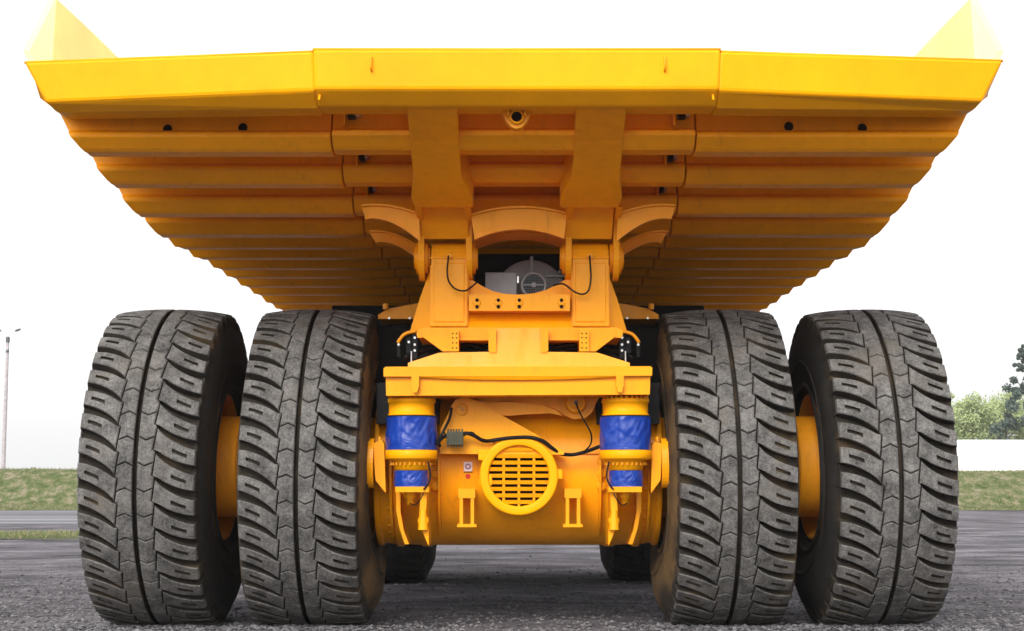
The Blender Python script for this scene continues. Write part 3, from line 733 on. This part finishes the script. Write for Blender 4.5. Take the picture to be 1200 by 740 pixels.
# hoses, clamps, connectors beside the pedestal
def hoses(flip):
    f = (lambda p: p) if not flip else (lambda p: (1215-p[0], p[1]))
    m = MB()
    for pts, r in (([(474,420),(486,412),(500,411),(513,404),(520,402)], .022), ([(482,424),(497,417),(509,415),(540,409),(556,411),(574,403)], .018),
                   ([(540,404),(556,405),(566,410),(578,408)], .02), ([(500,420),(520,414),(545,414),(572,412)], .016), ([(468,402),(474,394),(484,392),(490,398)], .018)):
        m.tube([at(*f(p), 17.75+.02*i) for i, p in enumerate(pts)], r)
    m.build('hydraulic_hose', M['black'], truck)
    m = MB()
    for (x0,x1,y0,y1,Y) in ((483,489,392,420,17.6),(476,482,396,414,17.7),(465,469,397,418,17.75)):
        a = at(*f((x0,y1)), Y); b_ = at(*f((x1,y0)), Y); m.box(min(a.x,b_.x), max(a.x,b_.x), Y, Y+.06, a.z, b_.z, 3)
    for px, py in ((486,396),(486,404),(486,411),(479,401),(467,404)):
        q = at(*f((px,py)), 17.57); m.cyl(q, q+Vector((0,.05,0)), .014, n=12, mi=1)
    q0 = at(*f((474,392)), 17.72); q1 = at(*f((488,388)), 17.72); q2 = at(*f((466,402)), 17.72)
    m.tube([q2, q0, q1], .02, mi=2)
    q = at(*f((482,428)), 17.6); m.cyl(q, q+Vector((0,0,.16)), .01, n=8, mi=1)
    m.build('valve_block', [M['greydark'], M['steel'], M['rim_yellow'], M['black']], truck)
hoses(False); hoses(True)
# grease lines on the posts
m = MB()
m.tube([at(525.5,300,YP-.12), at(525,306,YP-.16), at(524,318,YP-.16), at(526,330,YP-.16), at(534,339,YP-.17), at(545,341,YP-.18), at(553,336,YP-.12), at(560,330,YP-.02)], .010)
m.build('grease_line', M['black'], truck)
m = MB()
m.tube([at(691,300,YP-.12), at(691.5,308,YP-.16), at(692.5,325,YP-.16), at(690,340,YP-.17), at(683,345,YP-.18), at(673,342,YP-.17), at(660,333,YP-.1), at(648,335,YP-.02)], .010)
m.build('grease_line', M['black'], truck)

# cooling blower and cabinet seen through the arch
m = MB(); q = at(622, 346, 18.55); r_ = .42
m.lathe(q, (0,1,0), [(0,0),(0,.40),(.03,.435),(.35,.45),(.35,.46)], n=64)
m.box(q.x-.008, q.x+.03, q.y-.03, q.y+.02, q.z+.1, q.z+.47)
a = at(640,322,18.5); m.box(a.x, a.x+.22, a.y, a.y+.06, a.z-.03, a.z+.0)
for dx in (.02, .16): m.cyl(a+Vector((dx,-.02,.03)), a+Vector((dx,.03,.03)), .018, n=8)
blower = m.build('blower_housing', M['grey'], truck)
m = MB(); q = at(625.5, 334, 18.2)
m.lathe(q, (0,1,0), [(.25,.155),(.02,.160),(0,.150),(0,.128),(.03,.125)], n=40, mi=0)
m.cyl(q+Vector((0,.03,0)), q+Vector((0,.05,0)), .126, n=32, mi=1)
for i in range(-5, 6):
    h = math.sqrt(max(0, .126**2-(i*.021)**2)); m.box(q.x+i*.021-.003, q.x+i*.021+.003, q.y+.008, q.y+.014, q.z-h, q.z+h, 2)
    m.box(q.x-h, q.x+h, q.y+.015, q.y+.02, q.z+i*.021-.003, q.z+i*.021+.003, 2)
m.box(q.x-.13, q.x+.13, q.y-.004, q.y+.006, q.z-.007, q.z+.007, 0); m.cyl(q+Vector((0,-.012,0)), q+Vector((0,.01,0)), .03, n=16, mi=0)
m.build('fan_motor', [M['grey'], M['hole'], M['greydark']], truck)
m = MB(); a = at(568.5, 346, 18.3); b_ = at(605.5, 319.5, 18.3); m.box(a.x, b_.x, 18.3, 18.6, a.z, b_.z)
cab = m.build('control_cabinet', M['grey'], truck, bevel=.006)
m = MB(); a = at(606,328,18.27); m.box(a.x, a.x+.02, 18.26, 18.3, a.z-.04, a.z+.04); m.build('latch', M['steel'], cab)

# ---------------------------------------------------------------- axle housing
AXY = YR
m = MB(); prof = []
def seg(x, r): prof.append((x, r))
half = [(0,.935),(1.02,.935),(1.06,.955),(1.16,.955),(1.19,.935),(1.38,.925),(1.40,.955),(1.47,.955),(1.49,.92),(1.62,.91),(1.64,.94),(1.70,.94),(1.70,.60)]
full = [(-x, r) for x, r in half[::-1]]+half[1:]
m.lathe((0,AXY,AX-.022), (1,0,0), full, n=96)
axle = m.build('axle_housing', M['yellow'], truck)
es = axle.modifiers.new('bevel','BEVEL'); es.width = .01; es.segments = 2; es.angle_limit = R(35)
m = MB()
for sg in (-1, 1):
    for i in range(44):
        a = 2*PI*i/44; q = Vector((sg*1.49, AXY-.925*math.cos(a)*1.0, AX+.925*math.sin(a)))
        m.cyl(q, q+Vector((sg*.055,0,0)), .020, n=8)
        q2 = Vector((sg*1.395, AXY-.93*math.cos(a+.07), AX+.93*math.sin(a+.07))); m.cyl(q2, q2+Vector((-sg*.03,0,0)), .018, n=6)
m.build('flange_bolt', M['rim_yellow'], axle)['kind'] = 'stuff'
# saddle plate across the upper half with scalloped notch
m = MB()
def wrap(px_list, r, th=.02):
    """sheet lying on the housing, from photo outline"""
    pass
ang = lambda z: math.asin(max(-1,min(1,(z-AX)/.955)))
z0 = at(607,532,18.13).z; z1 = at(607,500,18.3).z
n = 12; vs_ = []; a0 = ang(z0); a1 = a0+1.1
for i in range(n+1):
    a = a0+(a1-a0)*i/n
    for x in (-.98, 1.02): vs_.append((x, AXY-.965*math.cos(a), AX+.965*math.sin(a)))
for i in range(n+1):
    a = a0+(a1-a0)*i/n
    for x in (-.98, 1.02): vs_.append((x, AXY-.93*math.cos(a), AX+.93*math.sin(a)))
k = 2*(n+1)
f = [(2*i,2*i+1,2*i+3,2*i+2) for i in range(n)]+[(0,1,k+1,k)]+[(2*i,2*i+2,k+2*i+2,k+2*i) for i in range(n)]+[(2*i+1,2*i+3,k+2*i+3,k+2*i+1) for i in range(n)]
m.add(vs_, f, 0, False)
m.build('saddle_plate', M['yellow'], axle)
# longitudinal weld seam low on the housing
m = MB(); a = ang(at(607,606,18.2).z); m.tube([(-1.0, AXY-.937*math.cos(a), AX+.937*math.sin(a)), (1.0, AXY-.937*math.cos(a), AX+.937*math.sin(a))], .008, sub=1)
m.build('weld_seam', M['yellow'], axle)
# round inspection hatch with louvred grille
YG = 17.80; gc = at(608, 558, YG)
m = MB(); m.lathe(gc, (0,1,0), [(.40,.455),(.02,.455),(0,.44),(0,.358),(.02,.348),(.40,.348)], n=72)
for px, py, w, h in ((566,533.5,.11,.12),(566.5,563,.10,.12),(652,556,.07,.11)):
    q = at(px, py, YG+.03); m.box(q.x-w/2, q.x+w, q.y, q.y+.2, q.z-h/2, q.z+h/2)
hatch = m.build('inspection_hatch', M['yellow_lit'], axle, bevel=.008)
m = MB()
for i in range(9):
    z = gc.z-.30+i*.0755; dz = z-gc.z; hw = math.sqrt(max(.01, .352**2-dz*dz)); m.prism([(gc.x-hw, YG+.045, z-.021), (gc.x-hw, YG+.03, z+.019), (gc.x-hw, YG+.05, z+.023), (gc.x-hw, YG+.065, z-.017)], (2*hw,0,0))
for dx in (-.175, 0, .175):
    hh = math.sqrt(.35**2-dx*dx); m.box(gc.x+dx-.014, gc.x+dx+.014, YG+.055, YG+.09, gc.z-hh, gc.z+hh)
m.build('grille', M['yellow'], hatch)
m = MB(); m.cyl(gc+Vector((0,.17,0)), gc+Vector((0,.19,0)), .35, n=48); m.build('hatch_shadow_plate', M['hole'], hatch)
# steps on the housing
for cx_ in (547, 671.5):
    m = MB(); f = lambda dx, y: (cx_+dx, y)
    YS = 17.98
    plate(m, [f(-10,573),f(10,573),f(10,584),f(-10,584)], YS, .2)
    for dx in (-6.5, 6.5): plate(m, [f(dx-2,584),f(dx+2,584),f(dx+2,616),f(dx-2,616)], YS+.01, .16)
    plate(m, [f(-11,614.5),f(11,614.5),f(11.5,618),f(-11.5,618)], YS-.02, .22)
    m.build('step_bracket', M['yellow'], axle, bevel=.006)
# warning stickers
m = MB(); YS = 18.105
a = at(549,541,18.13); 
def on_ax(px, py, w, h, rad, mi, mbx):
    q = at(px, py, 18.14); aa = math.asin((q.z-AX)/.935); t = Vector((0, math.sin(aa), math.cos(aa))); nrm = Vector((0,-math.cos(aa), math.sin(aa)))
    c = Vector((q.x, AXY, AX))+nrm*rad; return c, t, nrm
c, t, nrm = on_ax(548.5, 547, 0,0, .939, 0, m); xx = Vector((1,0,0))
m.add([c-xx*.05-t*.055, c+xx*.05-t*.055, c+xx*.05+t*.055, c-xx*.05+t*.055], [(0,1,2,3)], 0)
c2 = c+nrm*.002; nseg = 24
ro = [c2+xx*.034*math.cos(2*PI*i/nseg)+t*.034*math.sin(2*PI*i/nseg) for i in range(nseg)]; ri = [c2+xx*.019*math.cos(2*PI*i/nseg)+t*.019*math.sin(2*PI*i/nseg) for i in range(nseg)]
m.add(ro+ri, [(i,(i+1)%nseg,(i+1)%nseg+nseg,i+nseg) for i in range(nseg)], 1)
c, t, nrm = on_ax(548.5, 553.6, 0,0, .939, 0, m)
for dx in (-.045,-.030,-.012,.004,.016,.034,.046): m.add([c+xx*(dx-.005)-t*.008, c+xx*(dx+.005)-t*.008, c+xx*(dx+.005)+t*.008, c+xx*(dx-.005)+t*.008], [(0,1,2,3)], 3)
c, t, nrm = on_ax(548.5, 558.5, 0,0, .939, 0, m)
m.add([c+xx*.030*math.cos(2*PI*i/20)+t*.030*math.sin(2*PI*i/20) for i in range(20)], [list(range(20))], 2)
m.build('warning_sticker', [M['sticker'], M['purple'], M['red'], M['hole']], axle)

# suspension lever plates and track rod above the housing
m = MB()
tri = [(516,532),(516,503),(522,492),(530,474),(534,468.5),(541,466),(549,466.5),(556,469),(628,509),(641,518),(661,529),(661,533)]
YT = 17.86
plate(m, tri, YT, .14)
m.build('lever_plate', M['yellow'], axle, bevel=.012)
m = MB(); q = at(541, 480, YT-.015)
m.lathe(q, (0,1,0), [(.02,.072),(-.012,.070),(-.012,.058),(.0,.056)], n=28, mi=0); m.cyl(q+Vector((0,-.004,0)), q+Vector((0,.02,0)), .056, n=24, mi=0)
for dx, dz in ((-.02,.02),(.02,-.01),(0,.0)): m.cyl(q+Vector((dx,-.012,dz)), q+Vector((dx,.0,dz)), .008, n=8, mi=1)
m.build('pin', [M['rim_yellow'], M['greydark']], axle)
m = MB()
rod = [(556,466),(600,468),(640,474),(655,480),(665,488),(672,491.5),(684,491),(693,484),(700,470),(706,463),(560,463)]
rod = [(560,463),(555,467),(575,473),(590,470),(600,470),(622,474),(640,476),(652,480),(662,487),(672,491.5),(686,490),(694,483),(700,470),(704,463)]
plate(m, rod, YT+.12, .14)
rod2 = [(548,468),(575,472),(598,471),(636,475),(652,481),(660,488),(654,486.5),(646,484.5),(620,485.5),(596,487.5),(588,487)]
plate(m, rod2, YT+.05, .06)
m.build('track_rod', M['yellow'], axle, bevel=.012)
m = MB(); q = at(675, 472, YT-.0)
m.lathe(q, (0,1,0), [(.14,.125),(.0,.120),(-.02,.108),(-.02,.072),(.0,.068)], n=32, mi=0); m.cyl(q+Vector((0,-.006,0)), q+Vector((0,.1,0)), .07, n=24, mi=0)
m.cyl(q+Vector((0,-.03,0)), q+Vector((0,.0,0)), .024, n=12, mi=1)
m.build('ball_joint', [M['rim_yellow'], M['greydark']], axle)
# cable loom and connector block
m = MB()
m.tube([at(512,520,17.6), at(520,512,17.7), at(530,511,17.72), at(546,508,17.72), at(556,511,17.74), at(568,517,17.78), at(585,515,17.80), at(603,513,17.80), at(622,513,17.80), at(636,517,17.80), at(648,526,17.85), at(658,532,17.9), at(672,533,17.95), at(688,529,17.9), at(704,523,17.8)], .022, sub=5)
m.tube([at(520,507,17.72), at(526,512,17.70), at(540,512,17.70), at(552,507,17.72), at(562,514,17.74), at(580,518,17.78)], .012, sub=5)
m.tube([at(529,478,17.8), at(527,490,17.78), at(520,505,17.72), at(514,516,17.7), at(516,524,17.7)], .016, sub=5)
m.tube([at(675,473,17.82), at(680,485,17.75), at(688,499,17.75), at(693,510,17.8), at(692,521,17.85), at(684,530,17.9)], .009, sub=5)
m.build('cable_loom', M['black'], axle)
m = MB(); a = at(523.5,521.5,17.68); b_ = at(543,506,17.68); m.box(a.x, b_.x, 17.66, 17.74, a.z, b_.z)
for i in range(6):
    x = a.x+.015+i*(b_.x-a.x-.03)/5
    for z0_, z1_ in ((a.z-.03, a.z), (b_.z, b_.z+.03)): m.cyl((x,17.70,z0_), (x,17.70,z1_), .012, n=8)
    m.box(x-.006, x+.006, 17.652, 17.66, a.z+.02, b_.z-.02)
m.build('connector_block', M['olive'], axle, bevel=.004)

# ---------------------------------------------------------------- suspension struts
for sg, cxp in ((-1, 482.3), (1, 733)):
    YS = 17.72
    c = at(cxp, 500, YS)
    zz = lambda py: at(cxp, py, YS-.28).z
    s_ = 1
    m = MB()
    m.lathe((c.x,YS,0), (0,0,1), [(zz(464),.18),(zz(466),.18),(zz(466.5),.275),(zz(471),.275),(zz(471.5),.262),(zz(484),.262),(zz(484.5),.275),(zz(486.5),.275),(zz(488),.2),(zz(526),.2)], n=48)
    strut = m.build('suspension_strut', M['yellow_lit'], truck)
    m = MB(); m.lathe((c.x,YS,0), (0,0,1), [(zz(527),.285),(zz(527.6),.30),(zz(537),.30),(zz(538),.29),(zz(540),.215),(zz(542),.208),(zz(551),.195),(zz(551.5),.16),(zz(571),.16)], n=48)
    m.build('collar', M['yellow_lit'], strut)
    for i in range(13):
        a = PI+2*PI*(i+.5)/26
        for rr_, z_, h_, rb in ((.252, zz(466.5), .028, .015), (.235, zz(542)-.03, .03, .013)):
            m = MB(); q = Vector((c.x+rr_*math.cos(a), YS+rr_*math.sin(a), z_)); m.cyl(q, q+Vector((0,0,h_)), rb, n=6)
            m.build('bolt', M['rim_yellow'], strut)
    m = MB(); m.lathe((c.x,YS,0), (0,0,1), [(zz(486.3),.26),(zz(486.6),.290),(zz(488.6),.288),(zz(489),.26)], n=40); m.build('strap', M['black'], strut); m = MB(); m.lathe((c.x,YS,0), (0,0,1), [(zz(525.5),.26),(zz(525.8),.292),(zz(527.6),.292),(zz(528),.26)], n=40)
    m.build('strap', M['black'], strut)
    # blue tarpaulin sleeves with real folds
    m = MB()
    for (ya, yb, r0, amp) in ((488,527,.296,.013),(551.5,570.5,.198,.006)):
        n = 120; rows = 22; V = []
        for j in range(rows+1):
            t = j/rows; z = zz(ya+(yb-ya)*t)
            for i in range(n):
                a = 2*PI*i/n
                p = Vector((math.cos(a)*2.2, math.sin(a)*2.2, t*1.5+sg*3))
                w = noise.noise(p*1.3)*1.0+abs(noise.noise(Vector((p.x*1.6+t*2.5, p.y*1.6, t*2+5))))*-1.2
                r1 = r0+amp*w*(math.sin(PI*min(1, max(0, t)))**.5+.25)
                if abs(((a+1.9) % (2*PI))-.02) < .05: r1 += .007
                V.append((c.x+r1*math.cos(a), YS+r1*math.sin(a), z))
        o = [(j*n+i, j*n+(i+1)%n, (j+1)*n+(i+1)%n, (j+1)*n+i) for j in range(rows) for i in range(n)]
        m.add(V, o, 0, True)
    m.build('protective_sleeve', M['blue'], strut)
    # lower clevis
    f = (lambda dx, y: (cxp+dx, y)) if sg < 0 else (lambda dx, y: (cxp-dx, y))
    m = MB()
    plate(m, [f(-19,570.5),f(20,570.5),f(20,577),f(-19,577)], YS-.20, .45)
    plate(m, [f(-18,577),f(-13,577),f(-13,600),f(-9,622),f(-3,638),f(-8,638),f(-14,620),f(-18,598)], YS+.22, .35)
    plate(m, [f(11,577),f(18,577),f(17,600),f(20,622),f(20,640),f(14,626),f(9,612),f(9,600)], YS-.12, .5)
    q = at(*f(13.5,611), YS-.17); m.lathe(q, (0,1,0), [(0,0),(0,.05),(.02,.065),(.15,.065)], n=20)
    q0 = at(*f(13.5,598), YS-.15); q1 = at(*f(13.5,621), YS-.15); m.cyl(q1, q0, .058, .035, n=16)
    m.build('clevis', M['yellow'], strut, bevel=.012)
    m = MB(); q = at(cxp-1, 577, YS); m.lathe((q.x,YS-.02,q.z), (0,0,-1), [(0,.07),(.07,.07),(.07,.045),(.14,.045),(.14,0)], n=20)
    m.build('filler_cap', M['yellow'], strut)
    m = MB(); m.tube([at(*f(14,578),YS-.22), at(*f(10,586),YS-.25), at(*f(4,592),YS-.2), at(*f(-2,590),YS-.12)], .007); 
    m.tube([at(*f(19,541),YS-.2), at(*f(22,556),YS-.2), at(*f(20,566),YS-.22), at(*f(14,574),YS-.22)], .010)
    m.build('charging_line', M['black'], strut)
    # saddle bracket with round bosses on the housing
    m = MB()
    for py in (541, 555.5, 570):
        m = MB(); q = at(*f(28,py), 18.11); m.lathe(q, (0,1,0), [(-.01,0),(-.01,.045),(.0,.055),(.1,.06)], n=20)
        m.build('boss', M['yellow'], axle)
    # swept bracket ribs that follow the housing
    for xa, w in ((f(-26,0)[0], .03), (f(31,0)[0], .025), (f(15,0)[0], .02)):
        m = MB(); x = at(xa, 580, 18.1).x; P1 = []; P2 = []
        for i in range(19):
            a = R(30-88*i/18); rr_ = .935; ex = .06+.05*math.sin(PI*i/18)
            P1.append((x, AXY-(rr_-.02)*math.cos(a), AX+(rr_-.02)*math.sin(a))); P2.append((x, AXY-(rr_+ex)*math.cos(a), AX+(rr_+ex)*math.sin(a)))
        for i in range(18): m.prism([P1[i], P1[i+1], P2[i+1], P2[i]], (w,0,0))
        m.build('housing_rib', M['yellow'], axle)
    # ear plates at the housing ends
    m = MB(); x = at(428 if sg < 0 else 784.5, 545, 17.7).x; x2 = at(437 if sg < 0 else 776, 545, 17.7).x
    zc = at(430, 543, 17.8).z
    ring = [(17.88+.20*math.cos(a), zc+.29*math.sin(a)) for a in [2*PI*i/32 for i in range(32)]]
    m.prism([(x, y, z) for y, z in ring], (x2-x, 0, 0))
    pxs = [(437,520),(447,515.5),(450,520),(452,578),(440,563)] if sg < 0 else [(776,520),(767,518),(764,522),(763,578),(774,563)]
    plate(m, pxs, 17.75, .35)
    q = at(445 if sg < 0 else 770, 517, 17.8); m.cyl(q, q+Vector((0,0,.05)), .02, n=8)
    m.build('ear_plate', M['yellow'], axle, bevel=.02)

# front axle beam, partly seen beneath
m = MB(); m.cyl((-1.9, YF, AX+.1), (1.9, YF, AX+.1), .22, n=24); m.build('front_axle', M['dark'], truck)

# ================================================================== BACKGROUND
# lamp post on the bank
base = at(3.6, 553, 112); base.z = bz(base.x, base.y)
tp = at(8.6, 396, 112); hgt = tp.z-base.z
lp = empty('street_lamp', base, 'tall pale concrete lamp post with two lamp arms on the bank at the left edge', 'street lamp')
m = MB(); m.cyl(base, (base.x, base.y, base.z+hgt), .15, .10, n=16); m.cyl((base.x,base.y,base.z+hgt-.35), (base.x,base.y,base.z+hgt+.05), .14, n=12, mi=1); m.cyl((base.x,base.y,base.z+hgt-1.1), (base.x,base.y,base.z+hgt-.9), .12, n=12, mi=1)
m.build('pole', [M['concrete'], M['greydark']], lp)
for sg in (-1, 1):
    top = Vector((base.x, base.y, base.z+hgt)); e = top+Vector((sg*.62,0,.52))
    m = MB(); m.tube([top, top+Vector((sg*.1,0,.25)), e], .018); m.build('arm', M['concrete'], lp)
    m = MB(); m.lathe(e-Vector((sg*.12,0,.03)), (sg*1,0,.35), [(0,.02),(.05,.07),(.25,.10),(.42,.06),(.46,0)], n=12); m.build('lamp_head', M['greydark'], lp)

# long low white building behind the bank on the right
q0 = at(1085, 553, 135); zb = bz(q0.x, q0.y)-.1; zt = at(1120, 517.5, 135).z
bd = empty('white_shed', (q0.x+30, 135, zb), 'long low white building behind the grassy bank on the right', 'building')
m = MB(); m.box(q0.x, q0.x+60, 135, 147, zb, zt)
for i in range(60):
    x = q0.x+.5+i; m.box(x-.04, x+.04, 134.97, 135.0, zb, zt-.03)
m.build('wall', M['white'], bd)
m = MB(); m.prism([(q0.x,134.99,zt), (q0.x,147.0,zt), (q0.x,141,zt+.30)], (60,0,0)); m.build('roof', M['white'], bd)
# thin wire in front of trees
def leafm(name, a, b_):
    m, nt, b = new_mat(name); L = nt.links
    oi = nt.nodes.new('ShaderNodeNewGeometry'); r = ramp(nt, [(0, a), (1, b_)]); L.new(oi.outputs['Random Per Island'], r.inputs['Fac']); L.new(r.outputs['Color'], b.inputs['Base Color'])
    b.inputs['Roughness'].default_value = .7; b.inputs['Specular IOR Level'].default_value = .2
    b.inputs['Transmission Weight'].default_value = 0
    return m
leaf_a = leafm('pale_leaves', (.24,.30,.12), (.36,.42,.20)); leaf_b = leafm('mid_leaves', (.17,.22,.10), (.27,.32,.16)); leaf_c = leafm('dark_needles', (.045,.07,.06), (.11,.145,.12))  # haze and overexposure put into the pale and mid leaf colours
bark = simple('bark', (.10,.08,.06), .9)
def tree(px, pyt, Y, rad, mat, label, seed, conifer=False, n=5200):
    rnd = random.Random(seed); tp = at(px, pyt, Y); bx, by = tp.x, Y; bz_ = bz(bx, by); h = tp.z-bz_
    t = empty('conifer_tree' if conifer else 'leafy_tree', (bx, by, bz_), label, 'tree', 'trees beyond the white building')
    m = MB(); m.cyl((bx,by,bz_-.2), (bx+rnd.uniform(-.3,.3),by,bz_+h*.75), .30, .06, n=10)
    limbs = []
    for i in range(9):
        a = rnd.uniform(0, 2*PI); zz_ = bz_+h*rnd.uniform(.25,.65); k0 = .25 if conifer else .7; e = Vector((bx+rad*k0*math.cos(a), by+rad*k0*math.sin(a), zz_+h*.12)); m.cyl((bx,by,zz_), e, .09, .02, n=6); limbs.append(e)
    m.build('trunk', bark, t)
    m = MB(); clumps = []
    for i in range(60 if not conifer else 110):
        if conifer:
            u = rnd.random(); z = bz_+h*(.12+.88*u); rr_ = rad*(1-u)**.8*rnd.uniform(.5,1.1)+.1; a = rnd.uniform(0,2*PI); clumps.append((Vector((bx+rr_*math.cos(a), by+rr_*math.sin(a), z-.15*rr_)), rnd.uniform(.5,1.2)*(1.15-u)))
        else:
            a = rnd.uniform(0,2*PI); e = math.asin(rnd.uniform(-.7,1)); k_ = rnd.uniform(.45,1.0); s2 = rnd.uniform(.5,1.3)
            c_ = Vector((bx+rad*k_*math.cos(e)*math.cos(a), by+rad*k_*math.cos(e)*math.sin(a), bz_+h*.60+h*.36*k_*math.sin(e))); clumps.append((c_, s2))
    for i in range(n):
        c_, s2 = rnd.choice(clumps); d = Vector((rnd.gauss(0,1), rnd.gauss(0,1), rnd.gauss(0,.75))).normalized()*s2*rnd.random()**.4; p = c_+d
        u = Vector((rnd.gauss(0,1), rnd.gauss(0,1), rnd.gauss(0,1))).normalized(); w = u.orthogonal().normalized(); s3 = rnd.uniform(.10,.22)
        m.add([p-u*s3, p+w*s3*.6, p+u*s3, p-w*s3*.6], [(0,1,2,3)])
    m.build('crown', mat, t)
tree(1112, 457, 190, 3.4, leaf_a, 'pale green bushy tree nearest the truck tyre, behind the white building', 1)
tree(1136, 456, 178, 3.2, leaf_a, 'pale yellow green tree second from the truck tyre, behind the white building', 2)
tree(1160, 464, 192, 3.0, leaf_b, 'lower mid green tree in a gap between taller ones beyond the white building', 3)
tree(1178, 452, 182, 3.5, leaf_a, 'tall round green tree beside the dark conifer behind the white building', 4)
tree(1200, 404, 165, 4.3, leaf_c, 'dark tall conifer at the right edge of the photo behind the white building', 5, True, 15000)
tree(1215, 455, 190, 3.5, leaf_b, 'green tree partly hidden behind the dark conifer at the right edge', 6)
tree(1085, 470, 195, 3.5, leaf_b, 'green tree mostly hidden behind the rightmost truck tyre', 8)

# ================================================================== AIR
HZ = True
if HZ:
    m = MB(); m.box(-330, 330, -30, 420, -1.5, 45)
    hm = bpy.data.materials.new('haze_air'); hm.use_nodes = True; nt = hm.node_tree; nt.nodes.clear()
    o = nt.nodes.new('ShaderNodeOutputMaterial'); pv = nt.nodes.new('ShaderNodeVolumePrincipled'); pv.inputs['Density'].default_value = .0003; pv.inputs['Color'].default_value = (.95,.95,.96,1)
    pv.inputs['Anisotropy'].default_value = .2
    nt.links.new(pv.outputs['Volume'], o.inputs['Volume'])
    struct(m.build('haze', hm), 'stuff')

# ================================================================== LIGHT
SUN_EL, SUN_AZ = 36, 196       # azimuth clockwise from +Y: behind the camera, a little left
w = bpy.data.worlds.new('World'); scene.world = w; w.use_nodes = True; nt = w.node_tree
bg = nt.nodes['Background']; sky = nt.nodes.new('ShaderNodeTexSky'); sky.sky_type = 'NISHITA'; sky.sun_disc = False
sky.sun_elevation = R(SUN_EL); sky.sun_rotation = R(SUN_AZ); sky.dust_density = 6; sky.air_density = 1.0; sky.ozone_density = .5; sky.altitude = 100
hs = nt.nodes.new('ShaderNodeHueSaturation'); hs.inputs['Saturation'].default_value = .18
nt.links.new(sky.outputs['Color'], hs.inputs['Color']); # thin overcast: an even white cloud layer mixed over the clear-sky colour
cl = nt.nodes.new('ShaderNodeMix'); cl.data_type = 'RGBA'; cl.inputs['Factor'].default_value = .55
nt.links.new(hs.outputs['Color'], cl.inputs['A']); cl.inputs['B'].default_value = (5.6, 5.6, 5.7, 1)
nt.links.new(cl.outputs['Result'], bg.inputs['Color']); bg.inputs['Strength'].default_value = .13
sd = bpy.data.lights.new('sun', 'SUN'); sd.energy = .88; sd.angle = R(22); sd.color = (1,.96,.9)
so = bpy.data.objects.new('sun', sd); C.objects.link(so)
az = R(SUN_AZ); el = R(SUN_EL); dirv = Vector((math.sin(az)*math.cos(el), math.cos(az)*math.cos(el), math.sin(el)))
so.location = dirv*60; so.rotation_euler = dirv.to_track_quat('Z', 'Y').to_euler()
scene.render.engine = 'CYCLES'
vs = scene.view_settings; vs.view_transform = 'Standard'; vs.look = 'None'; vs.exposure = 1.15; vs.gamma = 1
scene.cycles.max_bounces = 8; scene.cycles.diffuse_bounces = 4; scene.cycles.volume_bounces = 1
